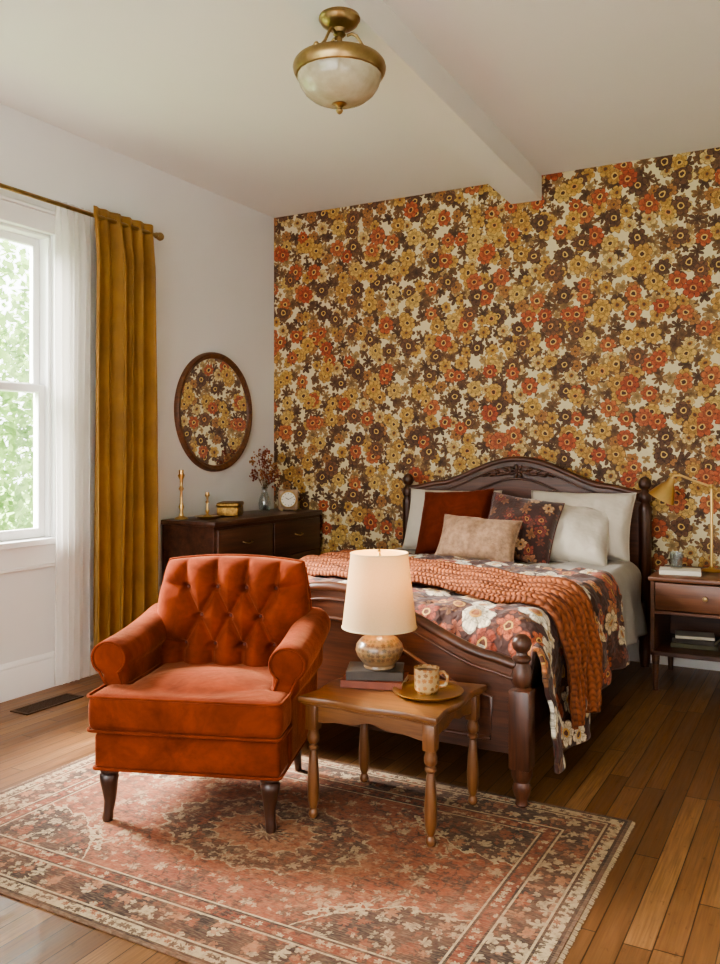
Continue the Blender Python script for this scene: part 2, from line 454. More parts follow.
q=s.m('ADD',q,s.m('MULTIPLY',s.m('ABSOLUTE',s.m('COSINE',s.m('MULTIPLY',th,8))),.10))
q=s.m('ADD',q,s.m('MULTIPLY',s.m('SUBTRACT',s.noise(sym,30,2,.6)[0],.5),.16))
medc=s.ramp(q,[(0,TA),(.16,K),(.22,PK),(.42,TA),(.45,K),(.74,NB),(.78,TA),(.81,RU),(.98,K),(1.01,RU)],'CONSTANT')
mk2,cr2,rt2,pc2,rc2=flower_layer(s,symw,18,(4,9,0),.46,6,.3,.8,.8,.9)
medc=s.mix(s.m('MULTIPLY',mk2,.8),medc,s.ramp(cr2,[(0,TA),(.3,RU),(.6,PK),(.8,NB)],'CONSTANT'))
mk3,cr3,_,_,_=flower_layer(s,symw,36,(1,4,0),.45,4,.3,1,.8,.8)
medc=s.mix(s.m('MULTIPLY',mk3,.6),medc,s.ramp(cr3,[(0,TA),(.35,K),(.7,RU)],'CONSTANT'))
field=s.mix(s.m('MULTIPLY',s.m('LESS_THAN',q,1.03),.8),field,medc)
cq=s.m('SQRT',s.m('ADD',s.m('POWER',s.m('DIVIDE',s.m('SUBTRACT',HX-.27,ax),.42),2),s.m('POWER',s.m('DIVIDE',s.m('SUBTRACT',HY-.27,ay),.26),2)))
spc=s.mix(s.m('MULTIPLY',mk2,.8),K,s.ramp(cr2,[(0,TA),(.35,PK),(.6,RU),(.85,TA)],'CONSTANT'))
spc=s.mix(s.m('MULTIPLY',mk3,.6),spc,s.ramp(cr3,[(0,TA),(.35,K),(.7,RU)],'CONSTANT'))
cq=s.m('ADD',cq,s.m('MULTIPLY',s.m('SINE',s.m('MULTIPLY',s.m('ADD',ax,ay),70)),.05))
cq=s.m('ADD',cq,s.m('MULTIPLY',s.m('SUBTRACT',s.noise(sym,30,2,.6)[0],.5),.2))
field=s.mix(s.m('LESS_THAN',cq,1.04),field,TA)
field=s.mix(s.m('LESS_THAN',cq,1.0),field,spc)
def bflow(sc,off,cols,base,amt=.9,pet=6):
    a,b,_,_,_=flower_layer(s,symw,sc,off,.47,pet,.35,.8,.55,.95)
    return s.mix(s.m('MULTIPLY',a,amt),base,s.ramp(b,[(i/len(cols),c) for i,c in enumerate(cols)],'CONSTANT'))
main=bflow(14,(1,1,0),[TA,RU,PK,TA],K)
main2=bflow(30,(3,2,0),[TA,lin((114,66,46)),PK,K,K],main,.75,4)
guard=bflow(34,(5,2,0),[K,RU,NB],TA)
guard2=bflow(34,(2,8,0),[TA,K,PK],RU2)
def sel(lo,hi,c,prev):
    return s.mix(s.m('MULTIPLY',s.m('GREATER_THAN',e,lo),s.m('LESS_THAN',e,hi)),prev,c)
col=sel(-1,.012,lin((104,80,62)),field)
col=sel(.012,.022,K,col); col=sel(.022,.062,guard,col); col=sel(.062,.07,K,col)
col=sel(.07,.078,TA,col); col=sel(.078,.195,main2,col); col=sel(.195,.203,TA,col); col=sel(.203,.21,K,col)
col=sel(.21,.252,guard2,col); col=sel(.252,.26,K,col); col=sel(.26,.267,TA,col)
d1,_=s.noise(s.obj(),3.5,6,.7); d2,_=s.noise(s.vm('MULTIPLY',s.obj(),(30,200,1)),1,2,.6)
col=s.mix(s.mr(d1,.42,.70,0,.55),col,lin((154,100,70)))
col=s.mix(s.mr(d2,.42,.78,0,.4),col,lin((174,148,118)))
d3,_=s.noise(s.obj(),60,3,.7)
col=s.mix(s.mr(d3,.46,.72,0,.5),col,K)
s.l.new(col,s.b.inputs['Base Color']); s.b.inputs['Roughness'].default_value=.95
s.bump(d2,.4,.004); M_rug=s.mat

# knit throw
s=NT('chunky_knit'); u,v,_=s.sep(s.uv())
a=s.m('ABSOLUTE',s.m('SINE',s.m('MULTIPLY',u,pi/.042)))
b=s.m('ABSOLUTE',s.m('SINE',s.m('ADD',s.m('MULTIPLY',v,pi/.024),s.m('MULTIPLY',a,1.6))))
h=s.m('ADD',s.m('MULTIPLY',a,.6),s.m('MULTIPLY',b,.4))
s.l.new(s.mix(h,lin((98,51,26)),lin((158,88,48))),s.b.inputs['Base Color'])
s.b.inputs['Roughness'].default_value=.95
s.bump(h,1,.014); M_knit=s.mat

# ------------------------------------------------------------------ room
H=3.235; XR=5.2; YF=-7.2
boxes('floor',[((-.15,YF,-.1),(XR+.15,.15,0))],M_floor,bev=0)
boxes('ceiling',[((-.15,YF,H),(XR+.15,.15,H+.12))],M_ceil,bev=0)
boxes('wall_back',[((-.15,0,0),(XR+.15,.15,H))],M_paperw,bev=0)
WY0,WY1,WZ0,WZ1=-3.62,-2.24,.86,2.60
boxes('wall_left',[((-.15,YF,0),(0,WY0,H)),((-.15,WY1,0),(0,0,H)),((-.15,WY0,0),(0,WY1,WZ0)),((-.15,WY0,WZ1),(0,WY1,H))],M_wall,bev=0)
boxes('wall_right',[((XR,YF,0),(XR+.15,0,H))],M_wall,bev=0)
fx0,fx1,fz0,fz1=.5,3.9,.4,2.8
boxes('wall_front',[((-.15,YF-.15,0),(fx0,YF,H)),((fx1,YF-.15,0),(XR+.15,YF,H)),((fx0,YF-.15,0),(fx1,YF,fz0)),((fx0,YF-.15,fz1),(fx1,YF,H))],M_wall,bev=0)
w2e=empty('window_2')
boxes('front_casing',[((fx0-.1,YF,fz0-.1),(fx0,YF+.022,fz1+.1)),((fx1,YF,fz0-.1),(fx1+.1,YF+.022,fz1+.1)),((fx0,YF,fz1),(fx1,YF+.022,fz1+.1)),((fx0-.12,YF-.1,fz0-.04),(fx1+.12,YF+.05,fz0)),
  ((2.18,YF-.1,fz0),(2.22,YF-.05,fz1)),((fx0,YF-.1,1.62),(fx1,YF-.05,1.67))],M_trim,w2e)
def baseboard(name,a,b,inward):
    a=Vector(a);b=Vector(b);n=Vector(inward)
    prof=[(0,0),(.018,0),(.018,.15),(.012,.165),(.014,.175),(.006,.195),(0,.2)]
    vs=[];
    for p in (a,b):
        for d,z in prof: vs.append((p.x+n.x*d,p.y+n.y*d,z))
    k=len(prof); fs=[(i,(i+1)%k,k+(i+1)%k,k+i) for i in range(k)]+[tuple(range(k)),tuple(range(k,2*k))[::-1]]
    meshobj(name,vs,fs,M_trim,ang=30)
baseboard('baseboard_left',(0,YF,0),(0,0,0),(1,0,0))
baseboard('baseboard_back',(0,0,0),(XR,0,0),(0,-1,0))
baseboard('baseboard_right',(XR,YF,0),(XR,0,0),(-1,0,0))
bo=boxes('ceiling_beam',[((-.11,YF,-.168),(.11,0,0))],M_trim,bev=.004)
bo.location=(2.095,0,H); bo.rotation_euler=(0,0,math.radians(2.1))
bo.data.materials[0]=M_ceil

# window
w=empty('window_1',(0,0,0))
tw=.10
boxes('casing',[((0,WY0-tw,WZ0-.02),(.022,WY0,WZ1+tw)),((0,WY1,WZ0-.02),(.022,WY1+tw,WZ1+tw)),((0,WY0-tw-.02,WZ1),(.026,WY1+tw+.02,WZ1+.11)),
   ((0,WY0-tw-.03,WZ1+.11),(.04,WY1+tw+.03,WZ1+.13))],M_trim,w)
boxes('sill',[((-.15,WY0-tw-.03,WZ0-.035),(.055,WY1+tw+.03,WZ0)),((0,WY0-tw,WZ0-.15),(.022,WY1+tw,WZ0-.035)),((0,WY0-tw-.01,WZ0-.165),(.03,WY1+tw+.01,WZ0-.145))],M_trim,w)
boxes('jambs',[((-.14,WY0,WZ0),(-.01,WY0+.02,WZ1)),((-.14,WY1-.02,WZ0),(-.01,WY1,WZ1)),((-.14,WY0,WZ1-.02),(-.01,WY1,WZ1))],M_trim,w)
def sash(nm,x,z0,z1):
    b=.045
    boxes(nm,[((x-.018,WY0+.02,z0),(x+.018,WY0+.02+b,z1)),((x-.018,WY1-.02-b,z0),(x+.018,WY1-.02,z1)),
              ((x-.0175,WY0+.02,z0),(x+.0175,WY1-.02,z0+b+.01)),((x-.0175,WY0+.02,z1-b),(x+.0175,WY1-.02,z1))],M_trim,w)
    boxes(nm+'_glass',[((x-.003,WY0+.06,z0+.04),(x+.003,WY1-.06,z1-.04))],M_glassw,w,bev=0)
sash('upper_sash',-.10,1.69,WZ1-.02); sash('lower_sash',-.055,WZ0,1.735)
rbox('sash_lock',(.03,.06,.02),(-.04,-2.93,1.745),.004,M_brass,w)

# outdoors
bm=bmesh.new()
rl=random.Random(3)
for i in range(30000):
    x=-4.2-rl.random()**1.3*3.2; y=-6+rl.random()*13; z=.15+rl.random()*4.3
    z*= .85+.15*sin(y*1.7)
    c=Vector((x,y,max(z,.1))); a=Vector((rl.gauss(0,1),rl.gauss(0,1),rl.gauss(0,1))).normalized(); b=a.orthogonal().normalized()
    L=.035+rl.random()*.06; Wd=L*.5
    vs=[bm.verts.new(c+a*L),bm.verts.new(c+b*Wd),bm.verts.new(c-a*L),bm.verts.new(c-b*Wd)]
    bm.faces.new(vs)
s=NT('leaf_green'); s.n.remove(s.b)
tl=s.n.new('ShaderNodeBsdfTranslucent'); df=s.n.new('ShaderNodeBsdfDiffuse')
f,_=s.noise(s.obj(),1.6,3); cc=s.mix(s.mr(f,.35,.65,0,1),lin((94,124,70)),lin((156,180,116)))
s.l.new(cc,tl.inputs[0]); s.l.new(cc,df.inputs[0])
mm=s.n.new('ShaderNodeMixShader'); mm.inputs[0].default_value=.5
s.l.new(tl.outputs[0],mm.inputs[1]); s.l.new(df.outputs[0],mm.inputs[2]); s.l.new(mm.outputs[0],s.out.inputs[0]); M_leaf=s.mat
hd=empty('garden_hedge')
bmobj('foliage',bm,M_leaf,hd,smooth=False)
M_bark=mat('bark',(90,72,52),.9,var=.3,vscale=10)
for k in range(6):
    yb=-5+k*2.1
    tube('trunk_%d'%k,[(-5.6,yb,-.1),(-5.65,yb+.1,1),(-5.5,yb,2.2),(-5.6,yb+.2,3.2)],[.1,.08,.06,.02],M_bark,hd)
M_lawn=mat('lawn',(110,140,70),.95,var=.25,vscale=6)
boxes('garden_lawn',[((-30,-20,-.3),(-.16,20,-.1))],M_lawn,bev=0)

# floor vent
v=empty('floor_vent',(.26,-2.50,0))
boxes('vent_frame',[((-.065,-.19,0),(.065,-.17,.006)),((-.065,.17,0),(.065,.19,.006)),((-.065,-.19,0),(-.05,.19,.006)),((.05,-.19,0),(.065,.19,.006))],mat('vent_metal',(84,62,46),.5,.5),v,bev=.001)
boxes('vent_slats',[((-.05,-.17+i*.0142,.0),(.05,-.164+i*.0142,.004)) for i in range(24)],mat('vent_slat',(84,62,46),.5,.5),v,bev=0)
boxes('vent_dark',[((-.05,-.17,0),(.05,.17,.001))],mat('vent_void',(12,8,6),.9),v,bev=0)

# ------------------------------------------------------------------ curtains
rodx=.125; rodz=2.745
cr=empty('curtain_rod')
tube('rod',[(rodx,-4.25,rodz),(rodx,-1.52,rodz)],.013,M_brassd,cr,seg=14)
for yy_,sg in ((-1.52,1),(-4.25,-1)):
    lathe('finial',[(0,0),(.016,.0),(.02,.01),(.014,.018),(.024,.03),(.028,.045),(.022,.06),(0,.068)],M_brassd,cr,loc=(rodx,yy_,rodz),rot=(-sg*pi/2,0,0),seg=20)
for yy_ in (-1.58,-3.0,-4.2):
    boxes('bracket',[((0,yy_-.012,rodz-.05),(.008,yy_+.012,rodz+.03)),((0,yy_-.006,rodz-.022),(rodx,yy_+.006,rodz-.012))],M_brassd,cr,bev=.001)
def curtain(name,y0,y1,ztop,zbot,folds,amp,m,seed,thick=.004,x0=rodx,pocket=True,nu=160,spread=0.0):
    e=empty(name)
    def fn(u,v):
        z=ztop+(zbot-ztop)*v
        t=sstep(0,.12,v)
        ph=u*folds*2*pi+seed+.5*noise.noise(Vector((u*3,v*1.1,seed)))*t*3
        a=amp*(.45+.55*t)*(.8+.55*noise.noise(Vector((u*5,v*1.4,seed))))
        x=x0+a*sin(ph)+.02*noise.noise(Vector((u*9,v*2,seed+4)))
        y=y0+(y1-y0)*(u+ (spread*(u-.5))*v)+.25*a*sin(2*ph)*t
        if v<.03: x=x0+(x-x0)*.55
        return (x,y,z)
    grid('drape',nu,60,fn,m,e,thick=thick)
    return e
curtain('curtain',-2.055,-1.53,2.80,.13,5.5,.050,M_curt,.6,spread=.04)
curtain('curtain',-4.2,-3.68,2.80,.13,5.5,.046,M_curt,1.9)
curtain('sheer_curtain',-2.31,-2.04,2.775,.03,6.5,.024,M_sheer,2.2,thick=0,x0=.10)
curtain('sheer_curtain',-3.70,-3.45,2.775,.03,5.5,.024,M_sheer,1.2,thick=0,x0=.10)

# ------------------------------------------------------------------ ceiling light
cl=empty('ceiling_light',(2.235,-2.79,3.067)); cl.scale=(.97,.97,.99)
lathe('canopy',[(0,0),(.082,0),(.085,-.012),(.078,-.02),(.074,-.03),(.05,-.045),(.03,-.052),(.022,-.065),(.026,-.072),(.018,-.08),(0,-.08)],M_brassd,cl)
lathe('stem',[(0,-.07),(.011,-.07),(.011,-.10),(.02,-.107),(.022,-.117),(.012,-.125),(.03,-.135),(.034,-.15),(.02,-.165),(.01,-.17),(.01,-.2),(0,-.2)],M_brassd,cl)
for k in range(3):
    a=k*2*pi/3+.5
    pts=[]
    for (r,z) in [(.03,-.075),(.05,-.068),(.068,-.075),(.085,-.10),(.11,-.14),(.14,-.17),(.165,-.19)]:
        pts.append((r*cos(a),r*sin(a),z))
    tube('arm_%d'%k,pts,[.006,.006,.007,.006,.006,.006,.008],M_brassd,cl)
    lathe('arm_nut_%d'%k,[(0,.02),(.008,.02),(.013,.01),(.008,0),(0,0)],M_brassd,cl,loc=(.172*cos(a),.172*sin(a),-.19),seg=16)
lathe('rim',[(.165,-.185),(.178,-.18),(.186,-.19),(.190,-.205),(.186,-.222),(.178,-.236),(.168,-.24),(.165,-.215),(.165,-.185)],M_brassd,cl,seg=64)
lathe('bowl',[(.172,-.225),(.170,-.245),(.160,-.275),(.140,-.303),(.110,-.326),(.07,-.342),(.03,-.348),(.0,-.349)],M_bowl,cl,seg=96,rib=(24,.004))
lathe('bowl_top',[(.166,-.2),(.1,-.2),(.0,-.198)],M_bowl,cl)
lathe('finial',[(0,-.34),(.026,-.342),(.03,-.35),(.014,-.358),(.010,-.366),(.015,-.374),(.010,-.384),(0,-.39)],M_brassd,cl,seg=24)

# ------------------------------------------------------------------ round mirror
mr_=empty('round_mirror',(0,-.765,1.64))
Rm=.42
lathe('frame',[(Rm-.035,.012),(Rm-.03,.022),(Rm-.018,.026),(Rm-.008,.034),(Rm+.004,.034),(Rm+.012,.024),(Rm+.014,.0),(Rm-.035,0),(Rm-.035,.012)],M_mirwood,mr_,rot=(0,pi/2,0),seg=96)
lathe('glass',[(0,.014),(Rm-.034,.014)],M_mirror,mr_,rot=(0,pi/2,0),seg=64)

# ------------------------------------------------------------------ dresser
dr=empty('dresser',(0,0,0))
dx0,dx1,dy0,dy1,dz=.025,.47,-1.345,-.035,.90
boxes('carcass',[((dx0,dy0,.07),(dx1-.012,dy1,dz-.03)),],M_darkwy,dr,bev=.003)
boxes('dresser_top',[((dx0,dy0-.015,dz-.032),(dx1+.012,dy1,dz))],M_darkwy,dr,bev=.007,seg=2)
boxes('plinth',[((dx0+.02,dy0+.03,0),(dx1-.05,dy1-.03,.07)),((dx1-.04,dy0,0),(dx1-.01,dy0+.06,.09)),((dx1-.04,dy1-.06,0),(dx1-.01,dy1,.09)),((dx0,dy0,0),(dx0+.05,dy0+.05,.09))],M_darkwy,dr)
lst=[]
mid=(dy0+dy1)/2
zs=[(.10,.345),(.355,.60),(.61,.845)]
for (a,b) in zs:
    for (c,d) in ((dy0+.03,mid-.01),(mid+.01,dy1-.03)):
        lst.append(((dx1-.014,c,a),(dx1+.004,d,b)))
boxes('drawer_fronts',lst,M_darkwy,dr,bev=.005,seg=2)
i=0
for (a,b) in zs:
    for (c,d) in ((dy0+.03,mid-.01),(mid+.01,dy1-.03)):
        yc=(c+d)/2; zc=(a+b)/2+.02; i+=1
        tube('pull_%d'%i,[(dx1+.004,yc-.045,zc),(dx1+.022,yc-.042,zc-.005),(dx1+.026,yc,zc-.012),(dx1+.022,yc+.042,zc-.005),(dx1+.004,yc+.045,zc)],.0045,M_brassd,dr,seg=8)
def candlestick(loc,h,r):
    e=empty('candlestick',loc); k=h
    lathe('stick',[(0,0),(r,0),(r*1.02,.006),(r*.8,.014),(r*.35,.022),(r*.22,.05*k/.3),(r*.42,.075*k/.3),(r*.2,.1*k/.3),(r*.18,.17*k/.3),(r*.4,.185*k/.3),(r*.2,.2*k/.3),(r*.24,.24*k/.3),(r*.5,.262*k/.3),(r*.52,.27*k/.3),(r*.36,.275*k/.3),(r*.36,.3*k/.3),(r*.26,.3*k/.3),(0,.285*k/.3)],M_brass,e,seg=28)
candlestick((.12,-1.262,.90),.33,.045)
bt=empty('brass_dish',(.25,-1.15,.90))
lathe('dish',[(0,0),(.055,0),(.06,.006),(.085,.016),(.088,.02),(.082,.019),(.055,.01),(0,.008)],M_brass,bt)
candlestick((.25,-1.15,.9085),.17,.035)
tb=empty('trinket_box',(.22,-.86,.90),rot=.5)
M_tb=mat('box_brass_pattern',(150,114,60),.4,.8,var=.5,vscale=70,bump=.6,bscale=90)
rbox('body',(.15,.25,.062),(0,0,.037),.006,M_tb,tb)
rbox('lid',(.16,.262,.03),(0,0,.083),.012,M_tb,tb,seg=3)
for i,(a,b) in enumerate(((-1,-1),(-1,1),(1,-1),(1,1))):
    lathe('foot_%d'%i,[(0,0),(.01,0),(.012,.006),(.006,.01),(0,.01)],M_brass,tb,loc=(a*.06,b*.11,0),seg=12)
lathe('latch',[(0,0),(.01,0),(.01,.006),(0,.008)],M_brass,tb,loc=(.078,0,.07),rot=(0,pi/2,0),seg=12)
vs=empty('dried_flower_vase',(.19,-.40,.90))
lathe('vase',[(0,.003),(.038,.003),(.042,.01),(.046,.06),(.04,.1),(.024,.14),(.02,.17),(.026,.185),(.023,.185),(.017,.17),(.021,.14),(.037,.1),(.043,.06),(.038,.014),(0,.012)],M_glass,vs,seg=32)
M_stem=mat('dried_stem',(96,70,40),.9); M_d1=mat('dried_petal_rust',(122,62,42),.9,var=.3,vscale=60); M_d2=mat('dried_petal_tan',(160,114,70),.9,var=.3,vscale=60)
rf=random.Random(5)
def blob(bm,c,r,rn):
    q=bmesh.ops.create_icosphere(bm,subdivisions=1,radius=r)
    sc=Vector((rn.uniform(.7,1.2),rn.uniform(.7,1.2),rn.uniform(.7,1.3)))
    for v in q['verts']: v.co=Vector((v.co.x*sc.x,v.co.y*sc.y,v.co.z*sc.z))+c
bmA=bmesh.new(); bmB=bmesh.new()
for i in range(26):
    a=rf.uniform(0,2*pi); sp=rf.uniform(.01,.125); hh=rf.uniform(.28,.47)-sp*.5
    top=Vector((sp*cos(a),sp*sin(a)*1.1,hh))
    tube('stem_%d'%i,[(.01*cos(a+2),.01*sin(a+2),.015),(.008*cos(a),.008*sin(a),.17),(top.x*.55,top.y*.55,.17+(hh-.17)*.55),top],.0014,M_stem,vs,seg=5)
    for k in range(11):
        c=top+Vector((rf.gauss(0,.016),rf.gauss(0,.016),rf.gauss(-.008,.024)))
        blob(bmA if i%3 else bmB,c,rf.uniform(.005,.011),rf)
bmobj('blooms_rust',bmA,M_d1,vs,smooth=False); bmobj('blooms_tan',bmB,M_d2,vs,smooth=False)
ck=empty('table_clock',(.28,-.215,.90),rot=.62)
M_clk=wood('clock_wood',(150,116,84),(190,160,126),'Z',.4)
rbox('case',(.155,.055,.155),(0,0,.085),.016,M_clk,ck,seg=3)
boxes('clock_feet',[((-.06,-.02,0),(-.04,.02,.012)),((.04,-.02,0),(.06,.02,.012))],M_brassd,ck,bev=.002)
lathe('bezel',[(.056,0),(.064,0),(.066,.006),(.06,.011),(.056,.006),(.056,0)],M_brass,ck,loc=(0,-.027,.087),rot=(pi/2,0,0),seg=40)
lathe('dial',[(0,.002),(.057,.002)],mat('clock_dial',(232,224,204),.5),ck,loc=(0,-.027,.087),rot=(pi/2,0,0),seg=40)
bm=bmesh.new()
for k in range(12):
    a=k*pi/6; R=Matrix.Rotation(a,4,'Y')
    c=R@Vector((0,0,.046)); add_box(bm,(.003,.001,.010),(c.x,-.0295,.087+c.z),0,1,R)
R=Matrix.Rotation(-1.0,4,'Y'); c=R@Vector((0,0,.012)); add_box(bm,(.004,.001,.028),(c.x,-.031,.087+c.z),0,1,R)
R=Matrix.Rotation(1.1,4,'Y'); c=R@Vector((0,0,.017)); add_box(bm,(.003,.001,.04),(c.x,-.032,.087+c.z),0,1,R)
bmobj('hands_ticks',bm,M_black,ck,smooth=False)

# ------------------------------------------------------------------ bed
bed=empty('bed',(0,0,0))
XC=2.08; PX=.825; YH=-.12; YFt=-2.565
def archz(x,half,zend,ztop,zsh,xs):
    a=abs(x)
    if a>=xs: 
        return zend+(zsh-zend)*sstep(half,xs,a) if half>xs else zsh
    t=a/xs
    return zsh+(ztop-zsh)*(cos(t*pi)*.5+.5)**.72
def archpts(half,zend,ztop,zsh,xs,n=60,off=0):
    return [(-half+2*half*i/n, archz(-half+2*half*i/n,half,zend,ztop,zsh,xs)+off) for i in range(n+1)]
def board(pref,y,half,zb,args,th,m,side,moff):
    top=archpts(half,*args)
    ol=[(-half,zb)]+[(half,zb)]+top[::-1]
    extr(pref+'_panel',[(XC+a,b) for a,b in ol],th,m,bed,loc=(0,y,0),bev=.003)
    tube(pref+'_cap',[(XC+a,y,b) for a,b in top],.027,m,bed,seg=12,flat=.8)
    tube(pref+'_bead',[(XC+a,y+side*(th/2+.003),b-.05) for a,b in top],.007,m,bed,seg=8)
    inner=[(XC+a*.88,y+side*(th/2+.003),b-moff) for a,b in top]
    bl=[(XC-half*.88,y+side*(th/2+.003),zb+.05),(XC+half*.88,y+side*(th/2+.003),zb+.05)]
    tube(pref+'_moulding',inner+bl[::-1],.009,m,bed,seg=8,closed=True)
board('headboard',YH,PX-.02,.28,(1.09,1.30,1.13,.56),.035,M_darkwx,-1,.13)
board('footboard',YFt,PX-.02,.20,(.54,.775,.56,.70),.035,M_darkwx,-1,.13)
cx,cz,yy0=XC,1.22,YH-.022
bm=bmesh.new()
def leaf(cx_,cz_,ang,L,Wd):
    q=bmesh.ops.create_uvsphere(bm,u_segments=12,v_segments=8,radius=1)
    R=Matrix.Rotation(ang,4,'Y')
    for v in q['verts']:
        p=Vector((v.co.x*L,v.co.y*.018,v.co.z*Wd)); p=R@p; v.co=p+Vector((cx_,yy0,cz_))
for k in range(7):
    a=k*2*pi/7; leaf(cx+.030*cos(a),cz+.026*sin(a),-a,.026,.013)
leaf(cx,cz,0,.014,.014)
for sg in (-1,1):
    for k,(dx_,dz_,an,L,wd) in enumerate([(.06,.0,.3,.034,.014),(.075,.024,-.4,.028,.012),(.10,-.008,.1,.034,.013),(.125,.010,-.5,.026,.011),(.15,-.014,.25,.03,.011),(.175,-.006,-.4,.02,.008),(.20,-.02,.3,.024,.007)]):
        leaf(cx+sg*dx_*1.15,cz+dz_-.012,sg*an,L,wd)
bmobj('crest_carving',bm,M_darkw,bed)
def headpost(x):
    prof=[(0,0),(.026,0),(.03,.02),(.036,.1),(.034,.16),(.04,.17),(.04,.98),(.042,1.0),(.034,1.015),(.03,1.03),(.04,1.045),(.043,1.07),(.036,1.09),(.026,1.10),(.022,1.115),(.034,1.125),(.04,1.145),(.038,1.165),(.026,1.185),(.01,1.195),(0,1.197)]
    lathe('head_post',prof,M_darkw,bed,loc=(x,YH,0),seg=28)
headpost(XC-PX); headpost(XC+PX)
def footpost(x):
    lathe('foot_post_lower',[(0,.008),(.022,.008),(.026,.014),(.022,.03),(.03,.05),(.037,.075),(.03,.1),(.038,.115),(.042,.13),(.04,.18),(0,.18)],M_darkw,bed,loc=(x,YFt,0),seg=28)
    rbox('foot_post_block',(.082,.082,.30),(x,YFt,.30),.006,M_darkw,bed)
    lathe('foot_post_upper',[(0,.44),(.038,.44),(.042,.45),(.03,.46),(.036,.475),(.04,.50),(.034,.53),(.026,.55),(.036,.562),(.036,.57),(.022,.58),(.02,.59),(.032,.602),(.038,.62),(.034,.64),(.02,.655),(0,.66)],M_darkw,bed,loc=(x,YFt,0),seg=28)
footpost(XC-PX); footpost(XC+PX)
boxes('side_rails',[((XC-PX-.012,YFt,.26),(XC-PX+.018,YH,.42)),((XC+PX-.018,YFt,.26),(XC+PX+.012,YH,.42))],M_darkwx,bed)
rbox('mattress',(1.56,2.24,.35),(XC,-1.29,.495),.06,M_linen,bed,seg=4)
boxes('slat_base',[((XC-.78,-2.5,.26),(XC+.78,-.2,.32))],M_darkwx,bed)

hw=.845; rr_=.085; topz=.685
def bedsurf(s_,off):
    a=abs(s_); sg=1 if s_>=0 else -1; flat=hw-rr_
    if a<=flat: x=a;z=topz;nx,nz=0,1
    elif a<=flat+rr_*pi/2:
        an=(a-flat)/rr_; x=flat+rr_*sin(an); z=topz-rr_+rr_*cos(an); nx,nz=sin(an),cos(an)
    else:
        d=a-flat-rr_*pi/2; x=hw+.09*d; z=topz-rr_-d; nx,nz=1,0
    return XC+sg*(x+nx*off), z+nz*off, sg*nx, nz, max(0,a-flat-rr_*pi/2)
def puff(x,y,k=1): return k*(.016*noise.noise(Vector((x*4,y*4,1.3)))+.008*noise.noise(Vector((x*12,y*12,5))))
qt=empty('floral_quilt')
def hem(y): return .13+.13*sstep(-2.15,-1.65,y)
SR=hw-rr_+rr_*pi/2+(topz-rr_-.13); SL=-(hw-rr_+rr_*pi/2+.30)
YQ=-2.505
def foot_roll(y,z,flatw):
    t=max(0,(-2.30-y)/.205)
    return z-flatw*.30*(1-math.sqrt(max(0,1-min(1,t)**2.6)))
def qfn(u,v):
    s_=SL+(SR-SL)*u
    yend=-.72-.36*max(0,min(1,(s_+.85)/1.7))
    y=YQ+(yend-YQ)*v**1.25
    hm=hem(y)
    fl=hw-rr_+rr_*pi/2
    if s_>fl: s_=fl+(s_-fl)*(topz-rr_-hm)/(topz-rr_-.13)
    x,z,nx,nz,d=bedsurf(s_,.014)
    p=puff(s_,y)
    p+=.010*abs(sin(pi*(s_+y)/.16))*abs(sin(pi*(s_-y)/.16))
    x+=nx*p; z+=nz*p
    if d>0: x+=(1 if s_>0 else -1)*(.030*sin(y*15+1)*min(1,d/.3)+.01)
    z=foot_roll(y,z,max(0,nz))
    return (x,y,z)
def quv(u,v):
    return ((SL+(SR-SL)*u),(-2.5+1.6*v))
grid('quilt_cloth',200,150,qfn,M_quilt,qt,thick=.018,uvfn=quv)
gb=empty('grey_blanket')
def gfn(u,v):
    sR=1.22; sL=-1.12; s_=sL+(sR-sL)*u
    yend=-.36; y0=-1.25
    y=y0+(yend-y0)*v
    x,z,nx,nz,d=bedsurf(s_,-.006)
    p=puff(s_*1.3,y*1.3,.8)+.004*sin(s_*26+y*9)
    x+=nx*p;z+=nz*p
    if d>0: x+=(1 if s_>0 else -1)*(.016*sin(y*24)*min(1,d/.2)+.0)
    return (x,y,z)
grid('blanket_cloth',130,50,gfn,M_grey,gb,thick=.012)
kt=empty('knitted_throw')
def tfn(u,v):
    sL=-1.10; sR=1.25; s_=sL+(sR-sL)*u
    t=max(0,min(1,(s_+.83)/1.66)); t2=sstep(.85,1.25,s_)
    yc=-1.53-.50*t**1.3-.06*t2
    wd=.92-.36*t**1.1-.16*t2
    y=yc+(v-.5)*wd+.014*sin(s_*9)
    x,z,nx,nz,d=bedsurf(s_,.052)
    p=puff(s_,y)+.018*sin(v*pi*7+s_*2.5+noise.noise(Vector((s_*2,y*2,0)))*3)*(.5+.5*t)
    x+=nx*p; z+=nz*p
    if d>0: x+=.02*sin(v*9+1)*min(1,d/.2)*(1 if s_>0 else -1)+(.018 if s_>0 else -.018)*min(1,d/.1)
    z=foot_roll(y,z,max(0,nz))
    return (x,y,z)
grid('throw_cloth',200,70,tfn,M_knit,kt,thick=.018,uvfn=lambda u,v:(v*.80,u*2.34))
T=math.radians
pillow('pillow',.66,.44,.26,M_linen,(1.67,-.31,.885),(T(68),0,T(2)),seed=1,ex=.36)
pillow('pillow',.68,.44,.24,M_linen,(2.53,-.29,.89),(T(68),0,T(-3)),seed=2,ex=.36)
pillow('pillow',.62,.42,.24,M_linen,(2.46,-.45,.84),(T(50),T(3),T(4)),seed=5,ex=.36)
pillow('velvet_pillow',.50,.45,.21,M_rustp,(1.79,-.55,.895),(T(64),T(-4),T(-4)),seed=3)
pillow('floral_cushion',.45,.44,.20,M_florp,(2.25,-.60,.875),(T(60),T(8),T(4)),seed=4)
pillow('lumbar_pillow',.50,.29,.17,M_beige,(2.05,-.80,.82),(T(60),T(3),T(2)),seed=6,fringe=M_beige)

